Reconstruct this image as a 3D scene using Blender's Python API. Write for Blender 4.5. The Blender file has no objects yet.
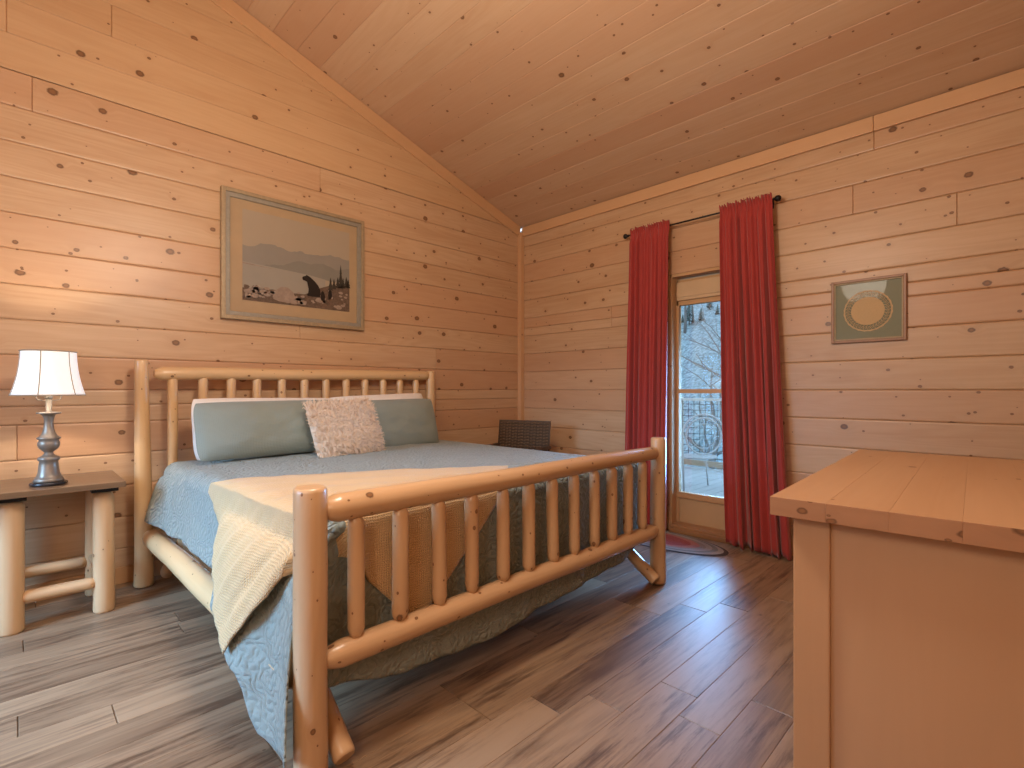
import bpy, bmesh, math, random
from mathutils import Vector, Matrix, noise as mnoise
PI = math.pi
random.seed(7)
SC = bpy.context.scene
COL = SC.collection

# ------------------------------------------------------------------ materials
def new_mat(name):
    m = bpy.data.materials.new(name); m.use_nodes = True
    nt = m.node_tree; nt.nodes.clear()
    out = nt.nodes.new('ShaderNodeOutputMaterial')
    b = nt.nodes.new('ShaderNodeBsdfPrincipled')
    nt.links.new(b.outputs[0], out.inputs[0])
    return m, nt, b, out

class G:
    """tiny helper for wiring math nodes"""
    def __init__(s, nt): s.nt = nt
    def n(s, t, **kw):
        x = s.nt.nodes.new(t)
        for k, v in kw.items(): setattr(x, k, v)
        return x
    def put(s, sock, v):
        if isinstance(v, (int, float, tuple, list)): sock.default_value = v
        else: s.nt.links.new(v, sock)
    def m(s, op, a, b=0.0, c=0.0, clamp=False):
        x = s.n('ShaderNodeMath', operation=op, use_clamp=clamp)
        s.put(x.inputs[0], a); s.put(x.inputs[1], b); s.put(x.inputs[2], c)
        return x.outputs[0]
    def vec(s, a, b, c):
        x = s.n('ShaderNodeCombineXYZ')
        for i, v in enumerate((a, b, c)): s.put(x.inputs[i], v)
        return x.outputs[0]
    def noise(s, v, scale=1.0, detail=3.0, rough=.5, dist=0.0):
        x = s.n('ShaderNodeTexNoise'); s.put(x.inputs['Vector'], v)
        x.inputs['Scale'].default_value = scale; x.inputs['Detail'].default_value = detail
        x.inputs['Roughness'].default_value = rough; x.inputs['Distortion'].default_value = dist
        return x.outputs[0]
    def maprange(s, v, a, b, c=0.0, d=1.0, smooth=True):
        x = s.n('ShaderNodeMapRange'); x.interpolation_type = 'SMOOTHSTEP' if smooth else 'LINEAR'
        s.put(x.inputs[0], v); s.put(x.inputs[1], a); s.put(x.inputs[2], b); s.put(x.inputs[3], c); s.put(x.inputs[4], d)
        return x.outputs[0]
    def mix(s, f, a, b, mode='MIX'):
        x = s.n('ShaderNodeMix', data_type='RGBA', blend_type=mode)
        s.put(x.inputs[0], f); s.put(x.inputs[6], a if not isinstance(a, tuple) else a + (1,) if len(a) == 3 else a)
        s.put(x.inputs[7], b if not isinstance(b, tuple) else b + (1,) if len(b) == 3 else b)
        return x.outputs[2]

def wood(name, light, dark, knot=(.105, .042, .015), knots=.35, kscale=4.2, ksize=.014, rough=.38, var=.35, grain=.5,
         gscale=1.0, red=None, spec=.5, bump=.15, streak=0.0, coat=0.0):
    m, nt, b, out = new_mat(name); g = G(nt)
    uv = g.n('ShaderNodeUVMap'); uv.uv_map = 'UVMap'
    sp = g.n('ShaderNodeSeparateXYZ'); nt.links.new(uv.outputs[0], sp.inputs[0])
    u, v = sp.outputs[0], sp.outputs[1]
    at = g.n('ShaderNodeAttribute'); at.attribute_name = 'rnd'; rnd = at.outputs['Fac']
    # two sizes of knots
    masks, halos = [], []
    for (ks, kz, dens, off) in ((kscale, ksize, knots, 0.0), (kscale * 2.1, ksize * .42, knots * .55, 31.7)):
        vo = g.n('ShaderNodeTexVoronoi'); vo.voronoi_dimensions = '2D'; vo.feature = 'F1'
        nt.links.new(g.vec(g.m('MULTIPLY', u, .8), g.m('ADD', v, off), 0.0), vo.inputs['Vector'])
        vo.inputs['Scale'].default_value = ks
        d = g.m('DIVIDE', vo.outputs['Distance'], ks)
        c = g.n('ShaderNodeSeparateColor'); nt.links.new(vo.outputs['Color'], c.inputs[0])
        on = g.m('LESS_THAN', c.outputs[0], dens)
        r = g.m('MULTIPLY_ADD', g.m('POWER', c.outputs[1], 2.0), kz * .95, kz * .35)
        nd = g.m('ADD', g.m('DIVIDE', d, r), g.m('MULTIPLY', g.noise(g.vec(u, v, off), 90, 2), .5))
        k = g.m('MULTIPLY', g.maprange(nd, 1.0, 1.45, 1, 0), on)
        ring = g.m('MULTIPLY', g.m('MULTIPLY', g.maprange(nd, .55, 1.1), g.maprange(nd, 1.2, 1.6, 1, 0)), on)
        halo = g.m('MULTIPLY', g.maprange(nd, 1.0, 4.5, 1, 0), on)
        masks.append((k, ring)); halos.append(halo)
    halo = g.m('MAXIMUM', halos[0], g.m('MULTIPLY', halos[1], .3))
    vv = g.m('ADD', v, g.m('MULTIPLY', halo, .03))
    flow = g.noise(g.vec(g.m('MULTIPLY', u, .55 * gscale), g.m('MULTIPLY', vv, 7 * gscale), g.m('MULTIPLY', rnd, 40)), 1.0, 2, .45)
    rings = g.m('MULTIPLY_ADD', g.m('SINE', g.m('MULTIPLY', flow, 75)), .5, .5)
    fine = g.noise(g.vec(g.m('MULTIPLY', u, 3 * gscale), g.m('MULTIPLY', vv, 130 * gscale), rnd), 1.0, 3, .6)
    big = g.noise(g.vec(g.m('MULTIPLY', u, .9), g.m('MULTIPLY', vv, 6), g.m('MULTIPLY', rnd, 17)), 1.0, 2)
    f = g.m('ADD', g.m('MULTIPLY', rings, .40 * grain), g.m('MULTIPLY', g.m('SUBTRACT', fine, .5), 1.1 * grain))
    f = g.m('ADD', f, g.m('MULTIPLY', g.maprange(big, .3, .75), .45))
    f = g.m('ADD', f, g.m('MULTIPLY', g.m('SUBTRACT', rnd, .5), var), clamp=True)
    if streak:
        st = g.noise(g.vec(g.m('MULTIPLY', u, 3.0), g.m('MULTIPLY', vv, 30), g.m('MULTIPLY', rnd, 23)), 1.0, 7, .72)
        pt = g.noise(g.vec(g.m('MULTIPLY', u, 1.6), g.m('MULTIPLY', vv, 7), g.m('MULTIPLY', rnd, 51)), 1.0, 2, .5)
        f = g.m('ADD', f, g.m('MULTIPLY', g.m('MULTIPLY', g.maprange(st, .44, .66), g.maprange(pt, .32, .62)), streak), clamp=True)
    col = g.mix(f, light, dark)
    if red:
        rr = g.m('FRACT', g.m('MULTIPLY', rnd, 7.31))
        col = g.mix(g.m('MULTIPLY', g.maprange(rr, .45, 1.0), .55), col, red)
    col = g.mix(g.m('MULTIPLY', halo, .28), col, dark)
    for k, ring in masks:
        kc = g.mix(ring, (knot[0] * 2.1, knot[1] * 2.2, knot[2] * 2.2), knot)
        col = g.mix(g.m('MULTIPLY', k, .93), col, kc)
    nt.links.new(col, b.inputs['Base Color'])
    b.inputs['Roughness'].default_value = rough
    b.inputs['Specular IOR Level'].default_value = spec
    if coat:
        b.inputs['Coat Weight'].default_value = coat; b.inputs['Coat Roughness'].default_value = .18
    if bump:
        bp = g.n('ShaderNodeBump'); bp.inputs['Strength'].default_value = bump; bp.inputs['Distance'].default_value = .004
        nt.links.new(g.m('ADD', fine, g.m('MULTIPLY', rings, .3)), bp.inputs['Height'])
        nt.links.new(bp.outputs[0], b.inputs['Normal'])
    return m

def plain(name, color, rough=.5, metal=0.0, var=.12, nscale=30, bump=0.0, spec=.5, coat=0.0, sheen=0.0):
    m, nt, b, out = new_mat(name); g = G(nt)
    tc = g.n('ShaderNodeTexCoord')
    n = g.noise(tc.outputs['Object'], nscale, 4, .6)
    dk = tuple(c * (1 - var) for c in color); lt = tuple(min(1, c * (1 + var)) for c in color)
    nt.links.new(g.mix(n, dk, lt), b.inputs['Base Color'])
    b.inputs['Roughness'].default_value = rough; b.inputs['Metallic'].default_value = metal
    b.inputs['Specular IOR Level'].default_value = spec; b.inputs['Coat Weight'].default_value = coat
    if sheen: b.inputs['Sheen Weight'].default_value = sheen; b.inputs['Sheen Roughness'].default_value = .4
    if bump:
        bp = g.n('ShaderNodeBump'); bp.inputs['Strength'].default_value = bump; bp.inputs['Distance'].default_value = .003
        nt.links.new(n, bp.inputs['Height']); nt.links.new(bp.outputs[0], b.inputs['Normal'])
    return m

def fabric(name, color, pattern='weave', scale=400, strength=.5, dist=.004, var=.1, sheen=.2, rough=.85):
    m, nt, b, out = new_mat(name); g = G(nt)
    uv = g.n('ShaderNodeUVMap'); uv.uv_map = 'UVMap'
    sp = g.n('ShaderNodeSeparateXYZ'); nt.links.new(uv.outputs[0], sp.inputs[0]); u, v = sp.outputs[0], sp.outputs[1]
    if pattern == 'matelasse':          # quilted scroll pattern
        w = g.noise(uv.outputs[0], 9, 2, .5)
        a = g.m('SINE', g.m('ADD', g.m('MULTIPLY', u, 95), g.m('MULTIPLY', w, 22)))
        c = g.m('SINE', g.m('ADD', g.m('MULTIPLY', v, 95), g.m('MULTIPLY', w, -19)))
        h = g.m('MULTIPLY', a, c)
        h = g.m('ADD', g.m('ABSOLUTE', h), g.m('MULTIPLY', g.noise(uv.outputs[0], 60, 3, .6), .9))
    elif pattern == 'waffle':
        a = g.m('ABSOLUTE', g.m('SINE', g.m('MULTIPLY', g.m('ADD', u, g.m('MULTIPLY', g.noise(uv.outputs[0], 14, 2), .012)), scale)))
        c = g.m('ABSOLUTE', g.m('SINE', g.m('MULTIPLY', g.m('ADD', v, g.m('MULTIPLY', g.noise(uv.outputs[0], 11, 2), .012)), scale)))
        h = g.m('MAXIMUM', a, c)
    else:
        a = g.m('SINE', g.m('MULTIPLY', u, scale)); c = g.m('SINE', g.m('MULTIPLY', v, scale))
        h = g.m('ADD', g.m('MULTIPLY', g.m('ADD', a, c), .2), g.noise(uv.outputs[0], 25, 3, .6))
    n = g.noise(uv.outputs[0], 6, 4, .6)
    dk = tuple(c_ * (1 - var) for c_ in color); lt = tuple(min(1, c_ * (1 + var)) for c_ in color)
    nt.links.new(g.mix(n, dk, lt), b.inputs['Base Color'])
    b.inputs['Roughness'].default_value = rough; b.inputs['Specular IOR Level'].default_value = .25
    b.inputs['Sheen Weight'].default_value = sheen
    bp = g.n('ShaderNodeBump'); bp.inputs['Strength'].default_value = strength; bp.inputs['Distance'].default_value = dist
    nt.links.new(h, bp.inputs['Height']); nt.links.new(bp.outputs[0], b.inputs['Normal'])
    return m

M = {}
M['wall'] = wood('pine_wall', (.60, .40, .245), (.48, .285, .155), knots=.68, ksize=.0165, var=.34, grain=.62, streak=.22, red=(.52, .28, .155), rough=.38, bump=.06, kscale=4.4, spec=.5)
M['gable'] = wood('pine_gable', (.60, .385, .215), (.51, .295, .15), knots=.32, ksize=.015, var=.2, grain=.5, streak=.18, rough=.45, bump=.08)
M['ceil'] = wood('pine_ceiling', (.60, .40, .255), (.52, .31, .18), knots=.5, ksize=.014, var=.36, grain=.5, streak=.15, red=(.52, .29, .17), rough=.5, bump=.06, kscale=4.4)
M['trim'] = wood('pine_trim', (.63, .38, .205), (.56, .31, .15), knots=.10, var=.1, grain=.3, rough=.45, bump=.05)
M['log'] = wood('peeled_log', (.58, .375, .215), (.47, .27, .14), knots=.6, kscale=8, ksize=.011, var=.2, grain=.4, rough=.32, bump=.08, gscale=.8, coat=.15)
M['logpale'] = wood('pale_peeled_log', (.68, .46, .25), (.58, .35, .16), knots=.4, kscale=8, ksize=.009, var=.2, grain=.35, rough=.28, bump=.06, gscale=.8, coat=.3)
M['nslog'] = wood('nightstand_log', (.68, .45, .26), (.57, .33, .16), knots=.22, kscale=6, ksize=.009, var=.2, grain=.3, rough=.42, bump=.06, gscale=.8)
M['nstop'] = wood('walnut_stain', (.20, .115, .06), (.10, .052, .026), knots=.1, var=.2, grain=.8, rough=.3, bump=.12, coat=.2)
M['dresser'] = wood('dresser_pine', (.46, .265, .145), (.40, .21, .10), knots=.28, kscale=5, ksize=.008, var=.25, grain=.25, rough=.5, bump=.05)
M['panel'] = wood('dresser_panel', (.48, .285, .165), (.43, .25, .14), knots=.02, var=.05, grain=.18, rough=.5, bump=.03)
M['endgrain'] = wood('dresser_edge', (.36, .185, .10), (.29, .135, .068), knots=.95, kscale=11, ksize=.017, var=.3, grain=.4, rough=.55, bump=.05)
M['floor'] = wood('vinyl_plank', (.34, .225, .14), (.105, .058, .034), knots=.06, var=.62, grain=.55, rough=.42, bump=.06, gscale=1.0, streak=.75, spec=.65, knot=(.06, .035, .02))
M['deck'] = wood('porch_boards', (.42, .44, .45), (.30, .32, .33), knots=.1, var=.2, rough=.6, grain=.4)
M['quilt'] = fabric('blue_grey_quilt', (.255, .288, .265), 'matelasse', strength=.75, dist=.010, var=.08)
M['sham'] = fabric('blue_grey_sham', (.240, .272, .240), 'weave', 700, .35, .004, var=.08)
M['throw'] = fabric('yellow_throw', (.66, .45, .24), 'waffle', 330, .8, .007, var=.08)
M['white'] = fabric('white_cotton', (.78, .74, .70), 'weave', 700, .25, .003, var=.04)
M['fluff'] = fabric('cream_fur', (.72, .57, .44), 'weave', 150, .9, .01, var=.15, sheen=.4)
M['curtain'] = fabric('red_curtain', (.37, .042, .036), 'weave', 900, .25, .002, var=.12, sheen=.25, rough=.7)
M['black'] = plain('black_iron', (.018, .016, .016), .45, .6)
M['pewter'] = plain('pewter_lamp', (.23, .195, .16), .36, .35, var=.4, nscale=22, bump=.2)
M['dkplate'] = plain('dark_lamp_plate', (.035, .035, .04), .25, .3)
M['piping'] = plain('tan_piping', (.35, .28, .2), .8)
M['framegold'] = plain('weathered_gilt_frame', (.36, .27, .165), .42, .25, var=.3, nscale=40, bump=.15)
M['framegrey'] = plain('grey_frame_fillet', (.30, .27, .22), .4, .2, var=.25, nscale=30)
M['matboard'] = plain('tan_mat_board', (.40, .275, .155), .6, var=.12, nscale=6, coat=.0)
M['framewood'] = plain('brown_frame', (.30, .15, .075), .4, var=.3, nscale=60)
M['greenmat'] = plain('green_mat_board', (.165, .165, .085), .5, var=.08, coat=.08)
M['doily'] = plain('cream_lace', (.56, .40, .22), .8, var=.12, nscale=90, bump=.4)
M['door'] = plain('door_paint', (.56, .37, .20), .5, var=.05, nscale=8)
M['doorwood'] = wood('door_pine', (.58, .36, .19), (.48, .27, .13), knots=.06, var=.1, grain=.3, spec=.06, rough=.6, bump=.05)
M['sill'] = wood('door_sill_oak', (.42, .22, .10), (.30, .14, .06), knots=.05, var=.1, grain=.5, rough=.4)
M['valance'] = fabric('door_shade', (.60, .42, .25), 'weave', 500, .3, .002)
M['wicker1'] = plain('dark_wicker', (.078, .044, .022), .5, var=.3, nscale=80)
M['wicker2'] = plain('light_wicker', (.155, .09, .045), .5, var=.3, nscale=80)
M['railwood'] = plain('grey_porch_wood', (.48, .47, .44), .7, var=.2, nscale=12)
M['railbrown'] = plain('brown_porch_wood', (.36, .26, .17), .7, var=.2, nscale=12)
M['chairmetal'] = plain('porch_chair_metal', (.42, .42, .42), .4, .5)
M['bark'] = plain('grey_bark', (.16, .155, .15), .9, var=.35, nscale=9, bump=.5)
M['pine'] = plain('conifer_green', (.10, .15, .135), .9, var=.4, nscale=3)

def mat_hill():
    m, nt, b, out = new_mat('winter_hillside'); g = G(nt)
    tc = g.n('ShaderNodeTexCoord'); sp = g.n('ShaderNodeSeparateXYZ'); nt.links.new(tc.outputs['Object'], sp.inputs[0])
    n = g.noise(g.vec(g.m('MULTIPLY', sp.outputs[0], 3), g.m('MULTIPLY', sp.outputs[1], 6), g.m('MULTIPLY', sp.outputs[2], 5)), 1.0, 8, .72)
    nt.links.new(g.mix(g.maprange(n, .35, .65), (.10, .145, .16), (.36, .44, .46)), b.inputs['Base Color'])
    b.inputs['Roughness'].default_value = 1; return m
M['hill'] = mat_hill()

def mat_glass():
    m = bpy.data.materials.new('window_glass'); m.use_nodes = True; nt = m.node_tree; nt.nodes.clear(); g = G(nt)
    out = g.n('ShaderNodeOutputMaterial'); t = g.n('ShaderNodeBsdfTransparent'); s = g.n('ShaderNodeBsdfGlossy')
    s.inputs['Roughness'].default_value = .015
    t.inputs[0].default_value = (.93, .97, .98, 1)
    fr = g.n('ShaderNodeFresnel'); fr.inputs[0].default_value = 1.5
    mx = g.n('ShaderNodeMixShader'); nt.links.new(g.m('MULTIPLY_ADD', fr.outputs[0], 1.4, .03), mx.inputs[0])
    nt.links.new(t.outputs[0], mx.inputs[1]); nt.links.new(s.outputs[0], mx.inputs[2]); nt.links.new(mx.outputs[0], out.inputs[0])
    return m
M['glass'] = mat_glass()

def mat_shade():
    m, nt, b, out = new_mat('lit_lamp_shade'); g = G(nt)
    b.inputs['Base Color'].default_value = (.85, .82, .78, 1); b.inputs['Roughness'].default_value = .8
    b.inputs['Emission Color'].default_value = (1, .97, .93, 1); b.inputs['Emission Strength'].default_value = .34
    return m
M['shade'] = mat_shade()

def mat_rug():
    m, nt, b, out = new_mat('braided_rug'); g = G(nt)
    uv = g.n('ShaderNodeUVMap'); uv.uv_map = 'UVMap'
    sp = g.n('ShaderNodeSeparateXYZ'); nt.links.new(uv.outputs[0], sp.inputs[0]); r = sp.outputs[0]
    cr = g.n('ShaderNodeValToRGB'); cr.color_ramp.interpolation = 'CONSTANT'
    els = [(0, (.34, .075, .075)), (.52, (.42, .16, .14)), (.64, (.30, .24, .22)), (.72, (.36, .32, .30)), (.80, (.22, .20, .19)), (.87, (.35, .31, .29)), (.94, (.055, .04, .04))]
    e = cr.color_ramp.elements
    e[0].position, e[0].color = 0, els[0][1] + (1,)
    e[1].position, e[1].color = els[1][0], els[1][1] + (1,)
    for p, c in els[2:]:
        x = e.new(p); x.color = c + (1,)
    nt.links.new(r, cr.inputs[0]); nt.links.new(cr.outputs[0], b.inputs['Base Color'])
    b.inputs['Roughness'].default_value = .9
    w = g.m('ABSOLUTE', g.m('SINE', g.m('MULTIPLY', r, 55)))
    bp = g.n('ShaderNodeBump'); bp.inputs['Strength'].default_value = .6; bp.inputs['Distance'].default_value = .006
    nt.links.new(g.m('ADD', w, g.noise(uv.outputs[0], 90, 2)), bp.inputs['Height']); nt.links.new(bp.outputs[0], b.inputs['Normal'])
    return m
M['rug'] = mat_rug()

# ------------------------------------------------------------------ mesh builder
class MB:
    def __init__(s): s.v = []; s.f = []; s.uv = []; s.r = []; s.mi = []; s.sm = []
    def face(s, idx, uvs, rnd=.5, mi=0, smooth=True):
        s.f.append(tuple(idx)); s.uv.append(uvs); s.r.append(rnd); s.mi.append(mi); s.sm.append(smooth)
    def grid(s, pts, uvs, rnd=.5, mi=0, closed=False, smooth=True, flip=False):
        nu, nv = len(pts), len(pts[0]); o = len(s.v)
        for row in pts: s.v += [tuple(p) for p in row]
        for i in range(nu - 1):
            for j in range(nv - (0 if closed else 1)):
                j2 = (j + 1) % nv
                q = [o + i * nv + j, o + (i + 1) * nv + j, o + (i + 1) * nv + j2, o + i * nv + j2]
                ju = j + 1
                t = [uvs[i][j], uvs[i + 1][j], uvs[i + 1][ju], uvs[i][ju]]
                if flip: q.reverse(); t.reverse()
                s.face(q, t, rnd, mi, smooth)
        return o
    def poly(s, pts, uvs=None, rnd=.5, mi=0):
        o = len(s.v); s.v += [tuple(p) for p in pts]
        s.face(range(o, o + len(pts)), uvs or [(p[0], p[1]) for p in pts], rnd, mi, False)
    def log(s, p0, p1, r0, r1=None, ends=('cut', 'cut'), plen=.05, wob=.05, seed=None, n=14, rings=10, mi=0):
        """a peeled log with slight waviness; ends: cut (bevelled saw cut) or pencil (tapered)"""
        p0, p1 = Vector(p0), Vector(p1); r1 = r0 if r1 is None else r1
        ax = p1 - p0; L = ax.length; ax.normalize()
        a = ax.orthogonal().normalized(); c = ax.cross(a)
        sd = random.random() * 100 if seed is None else seed; rn = random.random(); uo, vo = random.random() * 9, random.random() * 9
        def end(kind, r):
            if kind == 'pencil': return [(0, .50 * r), (.004, .58 * r), (plen * .45, .82 * r), (plen * .85, .975 * r), (plen, r)]
            if kind == 'round': return [(0, .35 * r), (.25 * r, .75 * r), (.6 * r, .95 * r), (r, r)]
            return [(0, .86 * r), (.006, .96 * r), (.014, r)]
        st = end(ends[0], r0)
        en = [(L - d, rr) for d, rr in reversed(end(ends[1], r1))]
        mid = []
        a0, a1 = st[-1][0], en[0][0]
        for i in range(1, rings):
            t = i / rings; mid.append((a0 + (a1 - a0) * t, r0 + (r1 - r0) * (a0 + (a1 - a0) * t) / L))
        ringsl = st + mid + en; pts, uvs = [], []
        for d, r in ringsl:
            row, ur = [], []
            bend = Vector((mnoise.noise((d * 1.6, sd, 0)), mnoise.noise((d * 1.6, sd, 5)), mnoise.noise((d * 1.6, sd, 9)))) * r * .12 * (wob / .05)
            if d < .02 or d > L - .02: bend *= .4
            for k in range(n + 1):
                th = 2 * PI * k / n
                if k < n:
                    rr = r * (1 + wob * mnoise.noise((math.cos(th) * 1.2, math.sin(th) * 1.2 + sd, d * 4)))
                    row.append(p0 + ax * d + bend + (a * math.cos(th) + c * math.sin(th)) * rr)
                ur.append((d + uo, th * r0 + vo))
            pts.append(row); uvs.append(ur)
        o = s.grid(pts, uvs, rn, mi, True)
        nr = len(ringsl)
        for ring, flip in ((0, True), (nr - 1, False)):
            idx = [o + ring * n + k for k in range(n)]
            if not flip: idx.reverse()
            idx = idx[::-1] if False else idx
            s.face(idx, [(uo + .02 * math.cos(2 * PI * k / n), vo + .02 * math.sin(2 * PI * k / n)) for k in range(n)], rn, mi, False)
    def tube(s, path, r, n=8, closed=False, mi=0, caps=True):
        path = [Vector(p) for p in path]; N = len(path); pts, uvs = [], []
        prev = None; dist = 0
        for i, p in enumerate(path):
            if closed: t = path[(i + 1) % N] - path[i - 1]
            else: t = path[min(i + 1, N - 1)] - path[max(i - 1, 0)]
            t.normalize()
            a = t.orthogonal() if prev is None else prev - t * prev.dot(t)
            if a.length < 1e-5: a = t.orthogonal()
            a.normalize(); prev = a; c = t.cross(a); rr = r(i / (N - 1)) if callable(r) else r
            pts.append([p + (a * math.cos(2 * PI * k / n) + c * math.sin(2 * PI * k / n)) * rr for k in range(n)])
            if i: dist += (p - path[i - 1]).length
            uvs.append([(dist, 2 * PI * k / n * .02) for k in range(n + 1)])
        if closed: pts.append(pts[0]); uvs.append(uvs[0])
        o = s.grid(pts, uvs, .5, mi, True)
        if caps and not closed:
            for i in (0, N - 1): s.face([o + i * n + k for k in range(n)][::1 if i == 0 else -1], [(0, 0)] * n, .5, mi, False)
    def lathe(s, prof, cen=(0, 0, 0), n=28, mi=0, cap=True, k=1.0, kz=1.0):
        prof = [(r * k, z * kz) for r, z in prof]     # (radius, height)
        pts = [[(cen[0] + r * math.cos(2 * PI * k / n), cen[1] + r * math.sin(2 * PI * k / n), cen[2] + z) for k in range(n)] for r, z in prof]
        uvs = [[(z, .05 * k) for k in range(n + 1)] for r, z in prof]
        o = s.grid(pts, uvs, .5, mi, True, flip=True)
        if cap:
            for i in (0, len(prof) - 1):
                if prof[i][0] > 1e-4: s.face([o + i * n + k for k in range(n)][::-1 if i == 0 else 1], [(0, 0)] * n, .5, mi, False)
    def box(s, c, size, bev=.003, rot=None, grain=0, mi=0, rnd=None, uoff=None):
        """bevelled box, grain axis gives the UV u direction"""
        bm = bmesh.new(); bmesh.ops.create_cube(bm, size=1)
        for v in bm.verts: v.co = Vector((v.co.x * size[0], v.co.y * size[1], v.co.z * size[2]))
        if bev: bmesh.ops.bevel(bm, geom=list(bm.edges), offset=bev, segments=2, affect='EDGES', profile=.6)
        R = rot if rot is not None else Matrix.Identity(3)
        rn = random.random() if rnd is None else rnd
        uo = (random.random() * 9, random.random() * 9) if uoff is None else uoff
        o = len(s.v); c = Vector(c); bm.verts.index_update(); loc = [v.co.copy() for v in bm.verts]
        s.v += [tuple(R @ q + c) for q in loc]
        oth = [i for i in range(3) if i != grain]
        for f in bm.faces:
            nrm = f.normal; an = max(range(3), key=lambda i: abs(nrm[i]))
            cross = [i for i in oth if i != an] or oth
            if an == grain: uvs = [(loc[v.index][oth[0]] * .8 + uo[0], loc[v.index][oth[1]] + uo[1]) for v in f.verts]
            else: uvs = [(loc[v.index][grain] + uo[0], loc[v.index][cross[0]] + uo[1] + an * .37) for v in f.verts]
            s.face([o + v.index for v in f.verts], uvs, rn, mi, False)
        bm.free()
    def build(s, name, mats, parent=None, loc=None, rotz=0, label=None, cat=None, group=None, kind=None, solid=0, offset=0, sub=0):
        me = bpy.data.meshes.new(name); me.from_pydata(s.v, [], s.f)
        uvl = me.uv_layers.new(name='UVMap'); k = 0
        flat = []
        for u in s.uv:
            for p in u: flat += [p[0], p[1]]
        uvl.data.foreach_set('uv', flat)
        at = me.attributes.new('rnd', 'FLOAT', 'FACE'); at.data.foreach_set('value', s.r)
        me.polygons.foreach_set('use_smooth', s.sm); me.polygons.foreach_set('material_index', s.mi)
        for m in (mats if isinstance(mats, (list, tuple)) else [mats]): me.materials.append(m)
        me.update(); me.validate()
        o = bpy.data.objects.new(name, me); COL.objects.link(o)
        if parent: o.parent = parent
        if loc: o.location = loc
        o.rotation_euler.z = rotz
        if solid:
            md = o.modifiers.new('thickness', 'SOLIDIFY'); md.thickness = solid; md.offset = offset
        if sub:
            md = o.modifiers.new('smooth', 'SUBSURF'); md.levels = sub; md.render_levels = sub
        return tag(o, label, cat, group, kind)

def tag(o, label=None, cat=None, group=None, kind=None):
    if label: o['label'] = label
    if cat: o['category'] = cat
    if group: o['group'] = group
    if kind: o['kind'] = kind
    return o
def thing(name, loc, rotz, label, cat, group=None):
    o = bpy.data.objects.new(name, None); COL.objects.link(o); o.location = loc; o.rotation_euler.z = rotz
    o.empty_display_size = .1
    return tag(o, label, cat, group)
def lerp(a, b, t): return a + (b - a) * t
def sst(a, b, x):
    t = max(0, min(1, (x - a) / (b - a))); return t * t * (3 - 2 * t)
def interp(tab, x):
    if x <= tab[0][0]: return tab[0][1]
    for (a, va), (b, vb) in zip(tab, tab[1:]):
        if x <= b: return va + (vb - va) * sst(a, b, x)
    return tab[-1][1]

# ------------------------------------------------------------------ room shell
XL, YN = -6.2, -4.16            # far left wall, wall behind the camera
Z0, SL, XR = 3.0, .325, -3.1    # eave height, roof slope, ridge position
def ceil_z(x): return Z0 - SL * x if x > XR else Z0 - SL * XR + SL * (x - XR)
PITCH = .1975

def board(mb, mp, u0, u1, v0, v1, e=.011, d=.009, rnd=None, end=True, u0b=None, u1b=None):
    """one board: rounded long edges, tiny bevel at the butt ends; mp maps (u, v, depth) to space"""
    rn = random.random() if rnd is None else rnd
    uo, vo = random.random() * 20, random.random() * 20
    prof = [(v0, -d), (v0 + e * .12, -d * .55), (v0 + e * .45, -d * .15), (v0 + e, 0), (v1 - e, 0), (v1 - e * .45, -d * .15), (v1 - e * .12, -d * .55), (v1, -d)]
    u0b = u0 if u0b is None else u0b; u1b = u1 if u1b is None else u1b
    pts, uvs = [], []
    ends = [(0, -.006), (.0025, 0), (1 - .0025, 0), (1, -.006)] if end else [(0, 0), (1, 0)]
    for k, (t, dd) in enumerate(ends):
        row, ur = [], []
        for v, dep in prof:
            w = (v - v0) / (v1 - v0); a, b = lerp(u0, u0b, w), lerp(u1, u1b, w)
            if end: uu = (a, a + .003, b - .003, b)[k]
            else: uu = (a, b)[k]
            row.append(mp(uu, v, dep + dd)); ur.append((uu + uo, v - v0 + vo))
        pts.append(row); uvs.append(ur)
    mb.grid(pts, uvs, rn, 0, False, False)

def split_runs(lo, hi, joints):
    j = [x for x in sorted(joints) if lo + .05 < x < hi - .05]; e = [lo] + j + [hi]
    return list(zip(e, e[1:]))

# back wall (headboard side), plane y = 0
rb = random.Random(3)
mb = MB(); mpb = lambda u, v, d: (u, -d, v)
jb = {8: [-3.955, -2.289], 1: [-1.157], 2: [-2.448], -2: [-4.016]}
for k in range(-7, 9):
    z0 = 1.2 + PITCH * k; z1 = z0 + PITCH
    z0 = max(z0, 0)
    js = jb.get(k, [rb.uniform(-6, -5)] if rb.random() < .4 else [])
    parts = [(z0, z1)]
    if k == -1: parts = [(z0, z0 + .105), (z0 + .105, z1)]
    for a, b in parts:
        for u0, u1 in split_runs(XL, 0, js): board(mb, mpb, u0, u1, a, b)
backing = [(XL, 0.016, 0), (0, 0.016, 0), (0, 0.016, Z0), (XR, .016, ceil_z(XR)), (XL, .016, Z0)]
mb.poly(backing[::-1])
mb.build('wall_back', M['wall'], kind='structure')
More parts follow.
